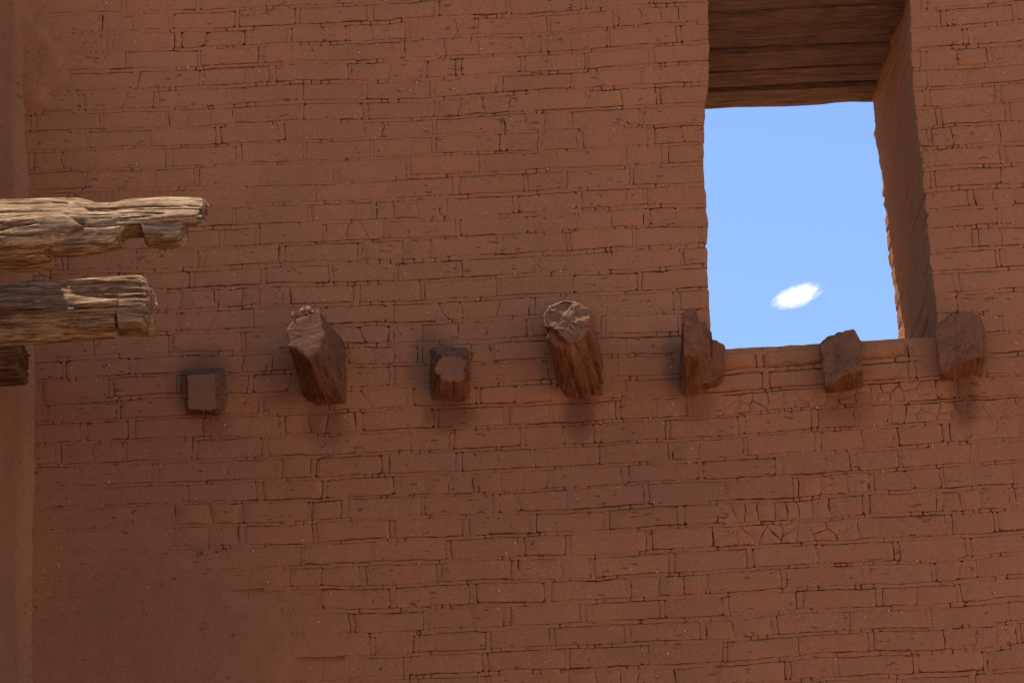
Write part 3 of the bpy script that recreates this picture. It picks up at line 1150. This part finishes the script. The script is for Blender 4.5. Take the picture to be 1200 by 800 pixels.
for i in range(ny_):
    for j in range(nz_):
        a = i * (nz_ + 1) + j
        F.append((a, a + nz_ + 1, a + nz_ + 2, a + 1))
    a, bq = i * (nz_ + 1) + nz_, (i + 1) * (nz_ + 1) + nz_
    F.append((a, bq, o0 + 2 * (i + 1), o0 + 2 * i))
    F.append((o0 + 2 * i, o0 + 2 * (i + 1), o0 + 2 * (i + 1) + 1, o0 + 2 * i + 1))
for i, flip in ((0, False), (ny_, True)):
    ring = [i * (nz_ + 1) + j for j in range(nz_ + 1)] + [o0 + 2 * i, o0 + 2 * i + 1]
    F.append(tuple(ring if not flip else ring[::-1]))
build("wall_body", V, F, M_SIDE, side, base=side.location)

# ------------------------------------------------------------------ plaster patch
V, F = [], []
nx_, nz_ = 90, 70
xa, xb = corner(PA.z) - 0.05, patch_right + 0.30
za, zb_ = at(200, 860, 0).z - 1.0, patch_top + 0.30
for j in range(nz_ + 1):
    for i in range(nx_ + 1):
        x, z = lerp(xa, xb, i / nx_), lerp(za, zb_, j / nz_)
        q = in_patch(x, z)
        hh = face_h(x, z) * 0.9 + lerp(-0.030, 0.006, sstep(-0.10, 0.13, q)) + 0.003 * nz(x * 9, z * 9, 90.0)
        V.append((x, -hh, z))
for j in range(nz_):
    for i in range(nx_):
        a = j * (nx_ + 1) + i
        F.append((a, a + 1, a + nx_ + 2, a + nx_ + 1))
build("plaster_patch", V, F, M_PATCH, wall, sharp=80)

# lump of plaster rounding off the top of the inside corner
V, F = [], []
nx_, nz_ = 40, 44
pa, pb = at(14, 150, 0), at(100, -30, 0)
for j in range(nz_ + 1):
    for i in range(nx_ + 1):
        x, z = lerp(pa.x, pb.x, i / nx_), lerp(pa.z, pb.z, j / nz_)
        px, py = proj((x, 0, z))
        edge = table([(-30, 30), (20, 36), (36, 50), (62, 74), (92, 72), (108, 56), (128, 60), (140, 28), (160, 20)])(py) + 9 * nz(px * .05, py * .06, 6.0)
        t = sstep(-34, 14, edge - px) * sstep(150, 112, py)
        hh = face_h(x, z) + lerp(-0.04, 0.030, t ** 1.3) + 0.008 * nz(x * 9, z * 9, 91.0)
        V.append((x, -hh, z))
for j in range(nz_):
    for i in range(nx_):
        a = j * (nx_ + 1) + i
        F.append((a, a + 1, a + nx_ + 2, a + nx_ + 1))
build("corner_plaster", V, F, M_PATCH, wall, sharp=80)

# ------------------------------------------------------------------ lintel planks over the opening
yb = [T + 0.01, 1.31, 1.01, 0.99, 0.70, 0.69, 0.36, 0.355, 0.03]
spans = [(1.345, T + 0.015, 0.000), (1.080, 1.318, 0.016), (0.775, 1.036, -0.006), (0.470, 0.748, 0.020), (0.240, 0.444, 0.000), (0.028, 0.210, 0.014)]
for q, (ya, ye, dz) in enumerate(spans):
    N = 40
    st_ = []
    xa, xb = left_back(Z_LINT) - 0.25, right_front(Z_LINT) + 0.25
    for k in range(46):
        x = lerp(xa, xb, k / 45)
        ring = []
        wob = 0.010 * nz(x * 1.6, q * 3.1, 5.0)
        for i in range(N):
            a = 2 * math.pi * i / N
            ca, sa = math.cos(a), math.sin(a)
            r = (abs(ca) ** 11 + abs(sa) ** 11) ** (-1 / 11)
            ring.append(Vector((x, (ya + ye) / 2 + wob * .4 + (ye - ya) / 2 * r * ca, Z_LINT + 0.11 + dz + wob + 0.11 * r * sa)))
        st_.append(ring)
    V, F = [], []
    loft(st_, V, F, 70.0 + q, 0.003, 0.0035, gfreq=9, N=N, lfreq=0.8, rough=0.004)
    build("lintel_plank", V, F, M_LINTEL, wall, sharp=50)

# ------------------------------------------------------------------ straw in the mud
V, F = [], []
for q in range(240):
    px, py = random.uniform(40, 1200), random.uniform(0, 800)
    if 825 < px < 1100 and py < 410:
        continue
    p = at(px, py, 0.0)
    ln = random.choice((0.007, 0.008, 0.009, 0.011, 0.014, 0.026 if py > 450 else 0.01))
    wd = random.uniform(0.0012, 0.0022) if ln > 0.012 else 0.0032
    a = random.uniform(0, math.pi)
    dx, dz = math.cos(a) * ln / 2, math.sin(a) * ln / 2
    nx2, nz2 = -math.sin(a) * wd, math.cos(a) * wd
    y = -face_h(p.x, p.z) - 0.004
    b0 = len(V)
    V += [(p.x - dx - nx2, y, p.z - dz - nz2), (p.x + dx - nx2, y - .003, p.z + dz - nz2), (p.x + dx + nx2, y - .003, p.z + dz + nz2), (p.x - dx + nx2, y, p.z - dz + nz2),
          (p.x - dx, y + .006, p.z - dz), (p.x + dx, y + .006, p.z + dz)]
    F += [(b0, b0 + 1, b0 + 2, b0 + 3), (b0, b0 + 4, b0 + 5, b0 + 1), (b0 + 3, b0 + 2, b0 + 5, b0 + 4)]
o = build("straw", V, F, M_STRAW, wall, smooth=False)
o["kind"] = "stuff"

# ------------------------------------------------------------------ a little cloud far behind
def cloud(px, py, dist, wpx, hpx, tilt, dens, label, seed):
    d = (FWD + RIGHT * ((px - 600.0) / FPX) + UP * ((400.0 - py) / FPX)).normalized()
    c = CAM + d * dist
    rx, rz = wpx / FPX * dist, hpx / FPX * dist
    V, F = [], []
    nu, nv = 24, 14
    for j in range(nv + 1):
        th = math.pi * j / nv
        for i in range(nu):
            ph = 2 * math.pi * i / nu
            v = Vector((math.sin(th) * math.cos(ph), math.sin(th) * math.sin(ph), math.cos(th)))
            V.append(tuple(v * (1 + 0.06 * noise.noise(v * 3))))
    for j in range(nv):
        for i in range(nu):
            a, e = j * nu + i, j * nu + (i + 1) % nu
            F.append((a, a + nu, e + nu, e))
    m = bpy.data.materials.new("cloud_vapour")
    m.use_nodes = True
    t = m.node_tree
    t.nodes.remove(t.nodes["Principled BSDF"])
    out = t.nodes["Material Output"]
    vol = t.nodes.new("ShaderNodeVolumePrincipled")
    vol.inputs["Color"].default_value = (1, 1, 1, 1)
    vol.inputs["Anisotropy"].default_value = 0.4
    tc = t.nodes.new("ShaderNodeTexCoord")
    ln = t.nodes.new("ShaderNodeVectorMath")
    ln.operation = 'LENGTH'
    t.links.new(tc.outputs["Object"], ln.inputs[0])
    nn = t.nodes.new("ShaderNodeTexNoise")
    nn.noise_dimensions = '4D'
    nn.inputs["W"].default_value = seed
    nn.inputs["Scale"].default_value = 2.7
    nn.inputs["Detail"].default_value = 5
    nn.inputs["Roughness"].default_value = 0.6
    t.links.new(tc.outputs["Object"], nn.inputs["Vector"])
    ad = t.nodes.new("ShaderNodeMath")
    ad.operation = 'MULTIPLY_ADD'
    t.links.new(nn.outputs["Fac"], ad.inputs[0])
    ad.inputs[1].default_value = -2.0
    t.links.new(ln.outputs["Value"], ad.inputs[2])
    mr = t.nodes.new("ShaderNodeMapRange")
    mr.interpolation_type = 'SMOOTHSTEP'
    t.links.new(ad.outputs[0], mr.inputs["Value"])
    mr.inputs["From Min"].default_value = 0.10
    mr.inputs["From Max"].default_value = -0.75
    mr.inputs["To Min"].default_value = 0.0
    mr.inputs["To Max"].default_value = dens / rz
    t.links.new(mr.outputs["Result"], vol.inputs["Density"])
    t.links.new(vol.outputs[0], out.inputs["Volume"])
    me = bpy.data.meshes.new("cloud")
    me.from_pydata(V, [], F)
    me.materials.append(m)
    o = bpy.data.objects.new("cloud", me)
    o.location = c
    o.scale = (rx, rx * 0.45, rz)
    o.rotation_euler = (0, -math.radians(tilt), 0)
    COL.objects.link(o)
    o["label"] = label
    o["category"] = "cloud"
    return o


cloud(934, 347, 1500.0, 33, 13.5, 18, 1.0, "small bright white cloud alone in the blue sky beyond the window", 3.0)
